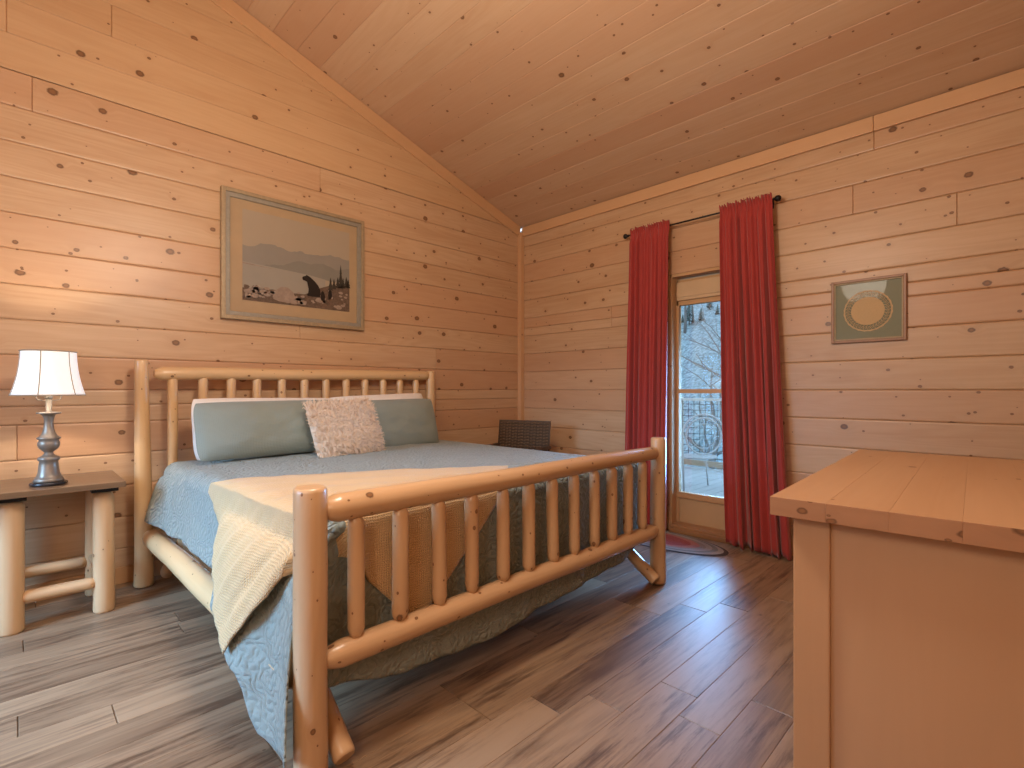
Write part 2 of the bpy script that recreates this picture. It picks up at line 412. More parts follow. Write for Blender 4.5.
# gable boards above the eave line
mb = MB(); mpg = lambda u, v, d: (u, -.004 - d, v)
zr = ceil_z(XR); k = 0
while True:
    z0 = 1.2 + PITCH * (9 + k); z1 = min(z0 + PITCH, zr)
    if z0 >= zr - .02: break
    hw = lambda z: max(.02, (zr - z) / SL)
    js = {1: [-4.058]}.get(k, [-2.6 - .5 * k] if k == 2 else [])
    rr = split_runs(XR - hw(z0), min(0, XR + hw(z0)), js)
    for i, (u0, u1) in enumerate(rr):
        board(mb, mpg, u0, u1, z0, z1, e=.004, d=.005, u0b=(XR - hw(z1)) if i == 0 else None, u1b=min(0, XR + hw(z1)) if i == len(rr) - 1 else None)
    k += 1
mb.build('wall_gable', M['gable'], kind='structure')

# right wall (door side), plane x = 0
DY0, DY1, DZ = -2.63, -1.80, 2.19
rb = random.Random(11)
mb = MB(); mpr = lambda u, v, d: (-d, u, v)
jr = {6: [-3.133], 5: [-3.661, -2.515], 8: [-3.25], 3: [-1.2]}
def rboard(u0, u1, a, b): board(mb, lambda u, v, d: (-d, -u, v), -u1, -u0, a, b)
for k in range(-7, 9):
    z0 = max(0, 1.2 + PITCH * k); z1 = 1.2 + PITCH * (k + 1)
    parts = [(z0, z1)]
    if k == 3: parts = [(z0, z0 + .088), (z0 + .088, z1)]
    if k == 8: parts = [(z0, z0 + .15), (z0 + .15, z1)]
    for a, b in parts:
        if b > DZ > a: cuts = [(YN, DY0), (DY1, 0)]; rboard(DY0, DY1, DZ, b)
        elif a < DZ: cuts = [(YN, DY0), (DY1, 0)]
        else: cuts = [(YN, 0)]
        for lo, hi in cuts:
            for u0, u1 in split_runs(lo, hi, jr.get(k, [])): rboard(u0, u1, a, b)
t = .016
for q in ([(t, YN, 0), (t, DY0, 0), (t, DY0, Z0), (t, YN, Z0)], [(t, DY1, 0), (t, 0, 0), (t, 0, Z0), (t, DY1, Z0)], [(t, DY0, DZ), (t, DY1, DZ), (t, DY1, Z0), (t, DY0, Z0)]):
    mb.poly(q)
mb.build('wall_right', M['wall'], kind='structure')

# far-left wall with its window opening, and the wall behind the camera
WY0, WY1, WZ0, WZ1 = -2.1, -.7, .75, 2.15
mb = MB()
for k in range(-7, 10):
    z0 = max(0, 1.2 + PITCH * k); z1 = min(Z0, 1.2 + PITCH * (k + 1))
    if z1 - z0 < .01: continue
    cuts = [(YN, WY0), (WY1, 0)] if (z1 > WZ0 + .02 and z0 < WZ1 - .02) else [(YN, 0)]
    for lo, hi in cuts: board(mb, lambda u, v, d: (XL + d, u, v), lo, hi, z0, z1)
mb.build('wall_left', M['wall'], kind='structure')
mb = MB()
for k in range(-7, 15):
    z0 = max(0, 1.2 + PITCH * k); z1 = min(zr, 1.2 + PITCH * (k + 1))
    if z1 - z0 < .01: continue
    board(mb, lambda u, v, d: (-u, YN + d, v), 0, -XL, z0, z1)
mb.build('wall_front', M['wall'], kind='structure')
# window on the left wall
w = thing('window_1', (XL, (WY0 + WY1) / 2, (WZ0 + WZ1) / 2), 0, None, None); w['kind'] = 'structure'
mb = MB(); wy, wz = (WY1 - WY0) / 2 + .05, (WZ1 - WZ0) / 2 + .07
for sy in (-1, 1): mb.box((0, sy * wy, 0), (.06, .09, 2 * wz + .09), grain=2)
for sz in (-1, 1): mb.box((0, 0, sz * wz), (.06, 2 * wy, .09), grain=1)
mb.build('window_frame', M['trim'], w)
mb = MB(); mb.box((-.01, 0, 0), (.006, 2 * wy - .08, 2 * wz - .08), 0); mb.build('pane', M['glass'], w)

# ceiling boards run parallel to the right wall
mb = MB(); cp = .178; ca = math.atan(SL); cosA = math.cos(ca)
def mpc(u, v, d): return (-v, u, Z0 + SL * v + d)          # v is the distance in from the right wall; depth goes up
k = 0; rb = random.Random(5)
while k * cp - .012 < -XR:
    v0 = max(-.02, k * cp - .012); v1 = min((k + 1) * cp - .012, -XR)
    board(mb, lambda u, v, d: (-v, -u, Z0 + SL * v - d), 0, -YN, v0, v1, e=.005, d=.006)
    k += 1
k = 0
while k * cp < XR - XL:
    v0 = k * cp; v1 = min((k + 1) * cp, XR - XL)
    board(mb, lambda u, v, d: (XL + v, u, Z0 + SL * v - d), YN, 0, v0, v1, e=.005, d=.006)
    k += 1
for xa, xb in ((0.02, XR), (XR, XL - .02)):
    mb.poly([(xa, YN, ceil_z(min(xa, 0)) + .02), (xa, 0.02, ceil_z(min(xa, 0)) + .02), (xb, 0.02, ceil_z(max(xb, XL)) + .02), (xb, YN, ceil_z(max(xb, XL)) + .02)])
mb.build('ceiling', M['ceil'], kind='structure')

# floor planks
mb = MB(); fp = .155; rb = random.Random(21); y = -1.19 + fp * 8
rnds = random.Random(2)
while y > YN:
    y1, y0 = min(y, 0), max(y - fp, YN)
    if y1 > y0 + .01:
        x = XL - rb.uniform(0, 1.1); xs = []
        while x < 0: x += 1.22; xs.append(x)
        for u0, u1 in split_runs(XL, 0, xs):
            board(mb, lambda u, v, d: (u, v, d), u0, u1, y0, y1, e=.0022, d=.0026, rnd=rnds.random())
    y -= fp
mb.poly([(XL, YN, -.01), (.0, YN, -.01), (.0, 0, -.01), (XL, 0, -.01)])
mb.build('floor', M['floor'], kind='structure')

# trims
mb = MB(); mb.box((-.024, -.024, 1.47), (.052, .052, 2.94), .006, grain=2); mb.build('trim_1', M['trim'], kind='structure')
mb = MB()
for a, b in ((-3.25, -.05), (YN, -3.25)): mb.box((-.012, (a + b) / 2, 2.945), (.024, b - a - .002, .10), .004, grain=1)
mb.build('trim_2', M['trim'], kind='structure')
mb = MB(); R = Matrix.Rotation(ca, 3, 'Y')
Lg = 3.05 / cosA
mb.box((-1.56, -.013, ceil_z(-1.56) - .058), (Lg, .022, .105), .004, R, 0)
R2 = Matrix.Rotation(-ca, 3, 'Y')
mb.box((-4.65, -.013, ceil_z(-4.65) - .058), (Lg, .022, .105), .004, R2, 0)
mb.build('trim_3', M['trim'], kind='structure')
mb = MB(); mb.box((-3.1, -.009, .05), (6.2, .018, .10), .004, grain=0); mb.build('baseboard_back', M['trim'], kind='structure')
mb = MB()
for a, b in ((DY1, 0), (YN, DY0)): mb.box((-.009, (a + b) / 2, .05), (.018, b - a, .10), .004, grain=1)
mb.build('baseboard_right', M['trim'], kind='structure')

# ------------------------------------------------------------------ glazed door in the right wall
d = thing('door_1', (0, (DY0 + DY1) / 2, 0), 0, None, None); d['kind'] = 'structure'
hw = (DY1 - DY0) / 2
mb = MB()
for s in (-1, 1): mb.box((.085, s * (hw - .008), DZ / 2), (.17, .016, DZ), .003, grain=2)
mb.box((.085, 0, DZ - .012), (.17, 2 * hw, .024), .003, grain=1)
mb.build('door_jamb', M['doorwood'], d)
mb = MB(); mb.box((.03, 0, .03), (.16, 2 * hw - .05, .06), .008, grain=1); mb.box((-.02, 0, .018), (.10, 2 * hw - .05, .036), .008, grain=1)
mb.build('door_sill', M['sill'], d)
iw = hw - .017
mb = MB(); st = .022
for s in (-1, 1): mb.box((.10, s * (iw - st / 2), 1.11), (.045, st, 2.10), .003, grain=2)
mb.box((.10, 0, 2.04), (.045, 2 * iw, .22), .003, grain=1)
mb.box((.10, 0, .295), (.055, 2 * iw, .05), .004, grain=1)
mb.build('door_leaf', M['doorwood'], d)
mb = MB(); mb.box((.105, 0, .165), (.035, 2 * iw - .02, .215), .003, grain=1); mb.build('kick_panel', M['door'], d)
mb = MB(); mb.box((.095, 0, 1.19), (.035, 2 * iw - 2 * st, .035), .003, grain=1); mb.build('mid_rail', M['doorwood'], d)
for z0, z1 in ((.32, 1.175), (1.205, 1.93)):
    mb = MB(); mb.box((.108, 0, (z0 + z1) / 2), (.006, 2 * iw - 2 * st, z1 - z0), 0); mb.build('pane', M['glass'], d)
mb = MB(); mb.box((.065, 0, 2.06), (.03, 2 * iw - .03, .13), .008, grain=1); mb.box((.062, 0, 1.985), (.012, 2 * iw - .03, .03), .004, grain=1)
mb.build('rolled_shade', M['valance'], d)

# ------------------------------------------------------------------ porch and hillside outside
mb = MB(); y = -4.5
while y < 3.2:
    board(mb, lambda u, v, dd: (u, v, -.12 + dd), .20, 4.3, y, y + .14, e=.004, d=.006); y += .145
mb.poly([(.2, -4.5, -.14), (4.3, -4.5, -.14), (4.3, 3.2, -.14), (.2, 3.2, -.14)])
tag(mb.build('porch_deck', M['deck']), kind='structure')
rl = thing('porch_railing', (4.2, 0, -.12), 0, 'wooden porch railing with black wire grid outside the glass door', 'railing')
mb = MB(); mb.box((0, -.6, 1.16), (.13, 6.5, .04), .005, grain=1); mb.build('top_rail', M['railwood'], rl)
mb = MB(); mb.box((0, -.6, .09), (.05, 6.5, .09), .005, grain=1); mb.build('bottom_rail', M['railbrown'], rl)
for yy in (-3.6, -1.7, .25, 2.4):
    mb = MB(); mb.box((0, yy, .6), (.09, .09, 1.2), .005, grain=2); mb.build('post', M['railwood'], rl)
mb = MB()
for i in range(66): mb.tube([(0, -3.8 + i * .1, .13), (0, -3.8 + i * .1, 1.14)], .0045, 5)
for i in range(10): mb.tube([(0, -3.8, .18 + i * .1), (0, 2.65, .18 + i * .1)], .0045, 5)
mb.build('wire_grid', M['black'], rl)
# bistro chair
bc = thing('bistro_chair', (2.35, -1.02, -.12), math.radians(48), 'metal bistro chair with round ring back on the porch beyond the glass', 'chair')
mb = MB(); mb.tube([(0, .235 * math.cos(a), .72 + .235 * math.sin(a)) for a in [2 * PI * k / 28 for k in range(28)]], .011, 8, True)
mb.tube([(0, .16 * math.cos(a), .72 + .16 * math.sin(a)) for a in [2 * PI * k / 24 for k in range(24)]], .005, 6, True)
for k in range(8): mb.tube([(0, .03 * math.cos(k * PI / 4), .72 + .03 * math.sin(k * PI / 4)), (0, .23 * math.cos(k * PI / 4), .72 + .23 * math.sin(k * PI / 4))], .004, 6)
mb.build('back_ring', M['chairmetal'], bc)
mb = MB()
mb.tube([(-.02, -.27, 0), (0, -.275, .42), (0, -.285, .70)] + [(0, -.285 * math.cos(a), .72 + .285 * math.sin(a)) for a in [PI * k / 16 for k in range(1, 16)]] + [(0, .285, .70), (0, .275, .42), (-.02, .27, 0)], .012, 8)
mb.build('back_frame', M['chairmetal'], bc)
mb = MB(); mb.tube([(.22 + .22 * math.cos(a), .25 * math.sin(a), .43) for a in [2 * PI * k / 28 for k in range(28)]], .012, 8, True)
for k in range(-4, 5):
    yy = k * .05; xx = .22 * math.sqrt(1 - (yy / .25) ** 2); mb.box((.22, yy, .43), (2 * xx, .03, .006), .001)
mb.build('seat', M['chairmetal'], bc)
for s in (-1, 1):
    mb = MB(); mb.tube([(.36, s * .18, .43), (.42, s * .22, .2), (.44, s * .25, 0)], .011, 8); mb.build('leg', M['chairmetal'], bc)
# hillside
mb = MB(); n = 40; pts, uvs = [], []
for i in range(n + 1):
    row, ur = [], []
    for j in range(n + 1):
        x = 8 + 40 * i / n; y = -34 + 75 * j / n
        z = -3 + 13.2 * sst(8, 48, x) + 1.1 * mnoise.noise((x * .12, y * .12, 0)) + .5 * mnoise.noise((x * .5, y * .5, 3))
        row.append((x, y, z)); ur.append((x, y))
    pts.append(row); uvs.append(ur)
mb.grid(pts, uvs, .5, flip=True); hill = mb.build('hillside', M['hill'], kind='structure')
def hill_z(x, y): return -3 + 13.2 * sst(8, 48, x) + 1.1 * mnoise.noise((x * .12, y * .12, 0)) + .5 * mnoise.noise((x * .5, y * .5, 3)) - .1
def bare_tree(h, r, seed):
    rt = random.Random(seed); mb = MB()
    def br(p, dirv, L, rad, lev):
        pth = [p]; q = p.copy(); dv = dirv.copy(); N = 5
        for i in range(N):
            dv = (dv + Vector((rt.uniform(-1, 1), rt.uniform(-1, 1), rt.uniform(-.3, .5))) * (.10 if lev == 0 else .22)).normalized()
            q = q + dv * L / N; pth.append(q.copy())
        mb.tube(pth, lambda t: max(.006, rad * (1 - .75 * t)), 6 if lev == 0 else 4)
        if lev < 2:
            for k in range(9 if lev == 0 else 5):
                t = rt.uniform(.25, 1); i = min(N - 1, int(t * N)); b = pth[i].lerp(pth[i + 1], t * N - i if t < 1 else 1)
                nd = (dv * .5 + Vector((rt.uniform(-1, 1), rt.uniform(-1, 1), rt.uniform(0, .7)))).normalized()
                br(b, nd, L * rt.uniform(.25, .45), rad * (1 - .75 * t) * .55, lev + 1)
    br(Vector((0, 0, 0)), Vector((0, 0, 1)), h, r, 0)
    return mb
rt = random.Random(9); protos = []
TL = 'bare leafless winter tree on the hillside seen through the glass door'; TG = 'bare trees on the hillside'
CX, CY = -4.03, -3.95
cnt = 0
for i in range(11):
    az = math.radians(23 + 15 * ((i * .618) % 1)); dist = 17 + 27 * ((i * .382 + .1) % 1)
    if i < 1: az, dist = math.radians(22.9), 14.5
    x = CX + dist * math.cos(az); y = CY + dist * math.sin(az)
    if i < 6:
        o = bare_tree((7.5 if i < 1 else rt.uniform(5, 8)), .17 if i < 1 else rt.uniform(.08, .15), 40 + i).build('bare_tree', M['bark'], label=TL, cat='tree', group=TG); protos.append(o)
    else: o = protos[1 + i % 5].copy(); COL.objects.link(o)
    if i == 0: o['label'] = 'thickest bare tree trunk, beside the right curtain behind the glass'; del o['group']
    o.location = (x, y, hill_z(x, y)); o.rotation_euler.z = rt.uniform(0, 6)
def conifer(seed):
    rt = random.Random(seed); mb = MB(); mb.tube([(0, 0, 0), (0, 0, 3.2)], lambda t: .09 * (1 - .9 * t), 6)
    for k in range(90):
        t = (k + .5) / 90; z = .5 + 2.7 * t; L = (1 - t) * 1.0 + .1; a = k * 2.4 + rt.uniform(-.3, .3)
        dx, dy = math.cos(a), math.sin(a); w = .16 * (1 - t) + .05
        mb.poly([(0, 0, z + .05), (dx * L * .6 - dy * w, dy * L * .6 + dx * w, z - .1), (dx * L, dy * L, z - .22 - rt.uniform(0, .1)), (dx * L * .6 + dy * w, dy * L * .6 - dx * w, z - .14)])
    return mb
cp_ = conifer(1).build('conifer', M['pine'], label='small dark conifer on the crest of the hill behind the door', cat='tree', group='conifers on the hill crest')
for i in range(15):
    az = math.radians(23 + 14 * (i + .4 * rt.random()) / 15); dist = rt.uniform(40, 47)
    o = cp_ if i == 0 else cp_.copy()
    if i: COL.objects.link(o)
    x = CX + dist * math.cos(az); y = CY + dist * math.sin(az)
    o.location = (x, y, hill_z(x, y)); o.rotation_euler.z = rt.uniform(0, 6); sc = rt.uniform(.25, .6); o.scale = (sc, sc, sc)

# ------------------------------------------------------------------ log bed (local frame: origin mid footboard, +y to headboard)
BA = math.radians(2.0)
bed = thing('log_bed', (-2.277, -2.38, 0), BA, 'peeled-log bed with spindled headboard and footboard, centre of the room', 'bed')
def bed_part(name, mat, fn, label=None):
    mb = MB(); fn(mb); o = mb.build(name, mat, bed)
    if label: o['label'] = label
    return o
HY = 2.26
bed_part('head_post', M['logpale'], lambda m: m.log((-1.105, HY, 0), (-1.118, HY, 1.385), .052, .035, rings=14))
bed_part('head_post', M['logpale'], lambda m: m.log((1.08, HY, 0), (1.075, HY, 1.375), .053, .040, rings=14))
bed_part('foot_post', M['log'], lambda m: m.log((-1.11, 0, 0), (-1.112, 0, .905), .050, .050, rings=12, wob=.03))
bed_part('foot_post', M['log'], lambda m: m.log((1.11, 0, 0), (1.11, 0, .905), .049, .046, rings=12, wob=.03))
bed_part('head_rail', M['logpale'], lambda m: m.log((-1.055, HY, 1.302), (1.05, HY, 1.332), .043, .042, ('pencil', 'pencil'), .045, rings=18))
bed_part('head_rail', M['logpale'], lambda m: m.log((-1.04, HY, .50), (1.04, HY, .50), .042, .042, ('pencil', 'pencil'), .06))
bed_part('foot_rail', M['log'], lambda m: m.log((-1.075, 0, .828), (1.075, 0, .812), .046, .040, ('pencil', 'pencil'), .055, rings=22, wob=.06))
bed_part('foot_rail', M['log'], lambda m: m.log((-1.075, 0, .362), (1.075, 0, .335), .043, .045, ('pencil', 'pencil'), .07, rings=22, wob=.06))
rs = random.Random(4)
for i in range(12):
    x = -.955 + i * .17; xh = -.955 + i * .1695
    zb = lerp(.362, .335, (x + 1) / 2) + .032; zt = lerp(.828, .812, (x + 1) / 2) - .03
    bed_part('foot_spindle', M['log'], lambda m: m.log((x + rs.uniform(-.006, .006), 0, zb), (x + rs.uniform(-.006, .006), 0, zt), rs.uniform(.026, .030), rs.uniform(.026, .030), ('pencil', 'pencil'), .034, rings=8, wob=.07))
    bed_part('head_spindle', M['logpale'], lambda m: m.log((xh, HY, .53), (xh, HY, 1.30), .028, .029, ('pencil', 'pencil'), .035, rings=10, wob=.06))
for s in (-1, 1):
    bed_part('side_rail', M['logpale' if s < 0 else 'log'], lambda m: m.log((s * 1.10, .04, .295), (s * 1.085, HY - .04, .315), .056, .052, ('pencil', 'pencil'), .08, rings=20))
    bed_part('brace', M['log'], lambda m: m.log((s * 1.015, -.035, .045), (s * 1.015, .36, .33), .036, .036, rings=6))
    bed_part('brace', M['log'], lambda m: m.log((s * .99, HY - .01, .055), (s * .99, HY - .40, .33), .038, .038, rings=6))

BM = Matrix.Translation((-2.277, -2.38, 0)) @ Matrix.Rotation(BA, 4, 'Z')
def on_bed(o): o.matrix_basis = BM.copy(); return o

ZT = .765
# mattress with box spring under the covers
mb = MB(); mb.box((0, 1.13, .55), (1.93, 2.0, .36), .06); mb.box((0, 1.13, .30), (2.0, 2.0, .16), .02)
on_bed(mb.build('mattress', M['white'], label='white king mattress edge showing between log side rail and blue quilt hem', cat='mattress'))

# quilt
def quilt_noise(x, y): return .006 * mnoise.noise((x * 3, y * 3, 1)) + .004 * mnoise.noise((x * 9, y * 9, 4))
hemL = [(.03, .17), (.12, .12), (.22, .085), (.30, .09), (.38, .24), (.52, .28), (.70, .32), (.9, .36), (1.2, .366), (1.5, .375), (1.75, .39), (2.08, .435)]
outL = [(.0, .12), (.08, .150), (.30, .155), (.52, .15), (.75, .12), (.98, .010), (1.6, .006), (2.08, .075)]
mb = MB(); pts, uvs = [], []
TY = [.10 + (2.08 - .10) * j / 70 for j in range(71)]
ND = 24
for y in TY:
    row, ur = [], []
    # left drop, hem first
    he, ou = interp(hemL, y), interp(outL, y)
    for i in range(ND):
        dd = 1 - i / ND
        z = .690 - dd * (.690 - he)
        fold = (.006 * math.sin(y * 9.5 + 1.0) + .004 * math.sin(y * 21 + dd * 2)) * dd ** 1.2
        if y > 1.7: fold += .010 * math.sin((y - 1.7) * 24) * dd * sst(1.7, 1.85, y)
        if y < .8: fold += .026 * math.sin((y - .05) * 17 + dd * 1.5) * dd * sst(.8, .55, y)
        yy = y - (dd * .16 * sst(.5, .1, y)) + .03 * dd * sst(1.9, 2.08, y)
        row.append((-1.045 - ou * dd ** .5 - fold, yy, z)); ur.append((-1.09 - (.69 - z), y))
    for k in range(7):                        # shoulder
        a = PI / 2 * k / 6; row.append((-.97 - .075 * math.cos(a), y, .69 + .075 * math.sin(a) + quilt_noise(-1, y) * math.sin(a))); ur.append((-1.08 + .018 * k, y))
    for k in range(1, 60):
        x = -.97 + 1.94 * k / 60; row.append((x, y, ZT + .012 * (1 - (x / .97) ** 2) + quilt_noise(x, y))); ur.append((x, y))
    for k in range(7):
        a = PI / 2 * (1 - k / 6); row.append((.97 + .075 * math.cos(a), y, .69 + .075 * math.sin(a))); ur.append((.97 + .018 * k, y))
    for i in range(1, 13):
        dd = i / 12; row.append((1.045 + .02 * dd + .012 * math.sin(y * 11) * dd, y, .69 - dd * .33)); ur.append((1.08 + dd * .33, y))
    pts.append(row); uvs.append(ur)
mb.grid(pts, uvs, flip=True)
hemF = [(-1.045, .23), (-.98, .213), (-.72, .155), (-.31, .120), (.25, .155), (.8, .185), (1.0, .25), (1.045, .36)]
pts, uvs = [], []
for i in range(91):
    x = -1.04 + 2.08 * i / 90; ax = abs(x); row, ur = [], []
    drop = 0 if ax < .97 else .075 * (1 - math.sqrt(max(0, 1 - ((ax - .97) / .075) ** 2)))
    for k in range(6):
        a = PI / 2 * k / 5
        row.append((x, .10 - .035 * math.sin(a), ZT - .035 * (1 - math.cos(a)) - drop + .012 * (1 - (x / 1.0) ** 2) * (1 - k / 5) + (quilt_noise(x, .10) if k == 0 else 0)))
        ur.append((x, .1 - .011 * k))
    he = interp(hemF, x); zt = ZT - .035 - drop
    for k in range(1, 31):
        t = k / 30; z = zt + (he - zt) * t
        f = .008 * math.sin(x * 13 + t) * t + .006 * math.sin(x * 31) * t + .012 * math.sin(z * 45 + 6 * x) * math.exp(-((x + .85) / .16) ** 2) * .6
        row.append((x, .068 + .010 * t + max(-.004, f), z)); ur.append((x, .05 - (ZT - z)))
    pts.append(row); uvs.append(ur)
mb.grid(pts, uvs, flip=False)
on_bed(mb.build('quilt', M['quilt'], label='blue-grey quilt with embossed pattern covering the log bed', cat='quilt', solid=.006, offset=-1))

def quilt_x(y, z):
    y = max(.03, min(2.08, y)); he, ou = interp(hemL, y), interp(outL, y)
    dd = max(0, min(1.3, (.69 - z) / max(.05, .69 - min(he, .3))))
    return -1.045 - ou * dd ** .5 - .008 * dd
# yellow throw: a quadrilateral of cloth laid slantwise over the foot of the bed
def drape(s, t, lift=.012):
    cx, cy = -.88, .19
    ds, dt = min(0, s - cx), min(0, t - cy); dd = math.hypot(ds, dt)
    base = Vector((max(s, cx), max(t, cy), 0))
    if dd < 1e-6: return Vector((s, t, ZT + lift + .012 * (1 - s * s) + quilt_noise(s, t))), 0
    n = Vector((ds / dd, dt / dd, 0))
    wl = abs(n.x)                                # 1 on the long side, 0 on the foot
    flat = .09 * wl + .085 * (1 - wl); rad = .085 * wl + .040 * (1 - wl)
    zc = ZT + lift + .012 * (1 - min(1, s * s)) + quilt_noise(base.x, base.y)
    if dd <= flat: return base + n * dd + Vector((0, 0, zc)), 0
    e = dd - flat; arc = rad * PI / 2
    if e < arc:
        a = e / rad; return base + n * (flat + rad * math.sin(a)) + Vector((0, 0, zc - rad * (1 - math.cos(a)))), e
    h = e - arc
    return base + n * (flat + rad + .006) + Vector((0, 0, zc - rad - h)), e
C1, C2, C3, C4 = Vector((-1.07, 1.12)), Vector((.17, .40)), Vector((-.66, -.37)), Vector((-1.50, .41))
mb = MB(); pts, uvs = [], []; NU, NV = 90, 70
for i in range(NU + 1):
    u = i / NU; row, ur = [], []
    for j in range(NV + 1):
        v = j / NV
        # v: from the edge C1-C2 (head side) to C4-C3 ; u: from the left edge to the right edge
        p = C1.lerp(C2, u).lerp(C4.lerp(C3, u), v)
        p = p + Vector((.012 * math.sin(u * 9) * (1 - abs(2 * v - 1)) * 0 + .006 * math.sin(v * 5 + 1) * (1 - u), .010 * math.sin(u * 12)))
        P_, e = drape(p.x, p.y)
        n = Vector((-1, 0, 0)) if p.x < -.9 and p.y > .1 else Vector((0, -1, 0))
        if e > 0 and n.x < 0:
            ph = (p.y + (p.x + 1) * .75) * 30
            fold = .011 * sst(0, .30, e) * (1 + math.sin(ph)) + .005 * sst(0, .2, e) * (1 + math.sin(ph * 2.3 + 1))
            lim = quilt_x(P_.y, P_.z) - .026
            if P_.z < .42: lim = min(lim, lerp(-1.06, -1.18, sst(.44, .33, P_.z)))
            P_.x = min(P_.x, lim) - fold * (.25 + .75 * sst(0, .22, u))
        elif e > 0:
            P_ += Vector((0, -.002, 0))
        else:
            P_ += Vector((0, 0, .006 * (1 + math.sin((p.y + p.x * .6) * 38)) * sst(.35, -.9, p.x)))
        row.append(P_); ur.append((p.x, p.y))
    pts.append(row); uvs.append(ur)
mb.grid(pts, uvs, flip=True)
on_bed(mb.build('throw_blanket', M['throw'], label='pale yellow waffle-weave throw draped over the foot corner of the bed', cat='blanket', solid=.007, offset=0))

# pillows
def pillow(w, h, t, n=34, m=24, seed=0, pinch=.012, wr=1.0):
    mb = MB()
    for sgn in (1, -1):
        pts, uvs = [], []
        for i in range(n + 1):
            row, ur = [], []
            for j in range(m + 1):
                u, v = -1 + 2 * i / n, -1 + 2 * j / m
                e = max(0, (1 - abs(u) ** 3.0)) ** .55 * max(0, (1 - abs(v) ** 2.6)) ** .6
                cr = 1 - .05 * (u * u * v * v) ** 2
                x = w / 2 * u * (1 - pinch * (1 - v * v) * abs(u)) * cr; z = h / 2 * v * (1 - pinch * 1.3 * (1 - u * u) * abs(v)) * cr
                y = sgn * t / 2 * e
                if e > 0: y += e * wr * (.010 * mnoise.noise((x * 5 + seed, z * 12, sgn)) + .006 * mnoise.noise((x * 16, z * 26 + seed, sgn)))
                row.append((x, y, z)); ur.append((x + seed, z + sgn))
            pts.append(row); uvs.append(ur)
        mb.grid(pts, uvs, flip=(sgn > 0))
    return mb
def put_pillow(o, x, y, z, lean, roll=0, yaw=0):
    o.matrix_basis = BM @ Matrix.Translation((x, y, z)) @ Matrix.Rotation(yaw, 4, 'Z') @ Matrix.Rotation(-lean, 4, 'X') @ Matrix.Rotation(roll, 4, 'Y')
    return o
R_ = math.radians
GP = 'pillows against the headboard'
put_pillow(pillow(.95, .40, .16, seed=5).build('pillow', M['white'], label='white pillow peeking out behind the left blue-grey pillow', cat='pillow', group=GP), -.44, 2.02, .955, R_(14), R_(.5))
put_pillow(pillow(.88, .41, .16, seed=8).build('pillow', M['white'], label='white pillow peeking over the right blue-grey pillow', cat='pillow', group=GP), .42, 2.03, .965, R_(12), R_(-2))
put_pillow(pillow(.97, .365, .17, seed=1).build('pillow', M['sham'], label='left long blue-grey pillow, behind the fluffy cream cushion', cat='pillow', group=GP), -.46, 1.85, .958, R_(17), R_(-.5))
put_pillow(pillow(.84, .40, .17, seed=3).build('pillow', M['sham'], label='right long blue-grey pillow, leaning on the headboard', cat='pillow', group=GP), .41, 1.86, .935, R_(15), R_(-1))
# fluffy square cushion: skin of short curled tufts over a cushion core
fl = pillow(.50, .41, .16, seed=9, pinch=.02, wr=.5)
rf = random.Random(12)
for q in range(8000):
    u, v = rf.uniform(-.985, .985), rf.uniform(-.985, .985)
    e = max(0, (1 - abs(u) ** 3.0)) ** .55 * max(0, (1 - abs(v) ** 2.6)) ** .6
    x = .25 * u * (1 - .02 * (1 - v * v) * abs(u)); z = .205 * v * (1 - .026 * (1 - u * u) * abs(v)); y = -.08 * e
    b = Vector((x, y + .004, z)); nr = Vector((u * abs(u) ** 2 * .9, -1 + .3 * max(abs(u), abs(v)) ** 3, v * abs(v) ** 2 * .9)).normalized()
    a = mnoise.noise((x * 42, z * 42, 2)) * 9 + rf.uniform(-.7, .7); side = Vector((math.cos(a), 0, math.sin(a)))
    L = rf.uniform(.018, .032); wv = nr.cross(side) * .0026
    p1 = b + nr * L * .55 + side * L * .3; p2 = b + nr * L * .6 + side * L * 1.0 + Vector((0, 0, -.003))
    o = len(fl.v); fl.v += [tuple(b - wv), tuple(b + wv), tuple(p1 + wv), tuple(p1 - wv), tuple(p2)]
    uvp = (x * 3 + rf.random() * .1, z * 3)
    fl.face((o, o + 1, o + 2, o + 3), [uvp] * 4); fl.face((o + 3, o + 2, o + 4), [uvp] * 3)
put_pillow(fl.build('cushion', M['fluff'], label='fluffy cream square cushion leaning on the blue-grey pillows', cat='cushion'), -.10, 1.655, .935, R_(22), R_(-3), R_(4))

# ------------------------------------------------------------------ nightstand
ns = thing('nightstand', (-3.86, -.33, 0), 0, 'log-legged nightstand with dark brown plank top beside the bed', 'nightstand')
mb = MB(); mb.box((-.12, .03, .696), (.76, .525, .03), .004, grain=0, rnd=.5); mb.build('tabletop', M['nstop'], ns)
for sx, sy, r in ((.18, -.10, .048), (-.18, -.10, .052), (.17, .225, .045), (-.18, .225, .046)):
    mb = MB(); mb.log((sx, sy, 0), (sx, sy, .652), r, r * .97, ('cut', 'pencil'), .03, wob=.03, rings=10); mb.build('leg', M['nslog'], ns)
for sx, sy in ((.18, -.10), (-.18, -.10), (.17, .225), (-.18, .225)):
    mb = MB(); mb.box((sx, sy - .01, .667), (.115, .10, .028), .004); mb.build('bracket', M['black'], ns)
mb = MB(); mb.log((-.15, -.10, .165), (.15, -.10, .165), .031, .031, ('pencil', 'pencil'), .03); mb.build('stretcher', M['nslog'], ns)
mb = MB(); mb.log((-.15, .225, .20), (.14, .225, .20), .031, .031, ('pencil', 'pencil'), .03); mb.build('stretcher', M['nslog'], ns)
for sx in (-.175, .165):
    mb = MB(); mb.log((sx, -.07, .23), (sx, .19, .23), .028, .028, ('pencil', 'pencil'), .03); mb.build('stretcher', M['nslog'], ns)

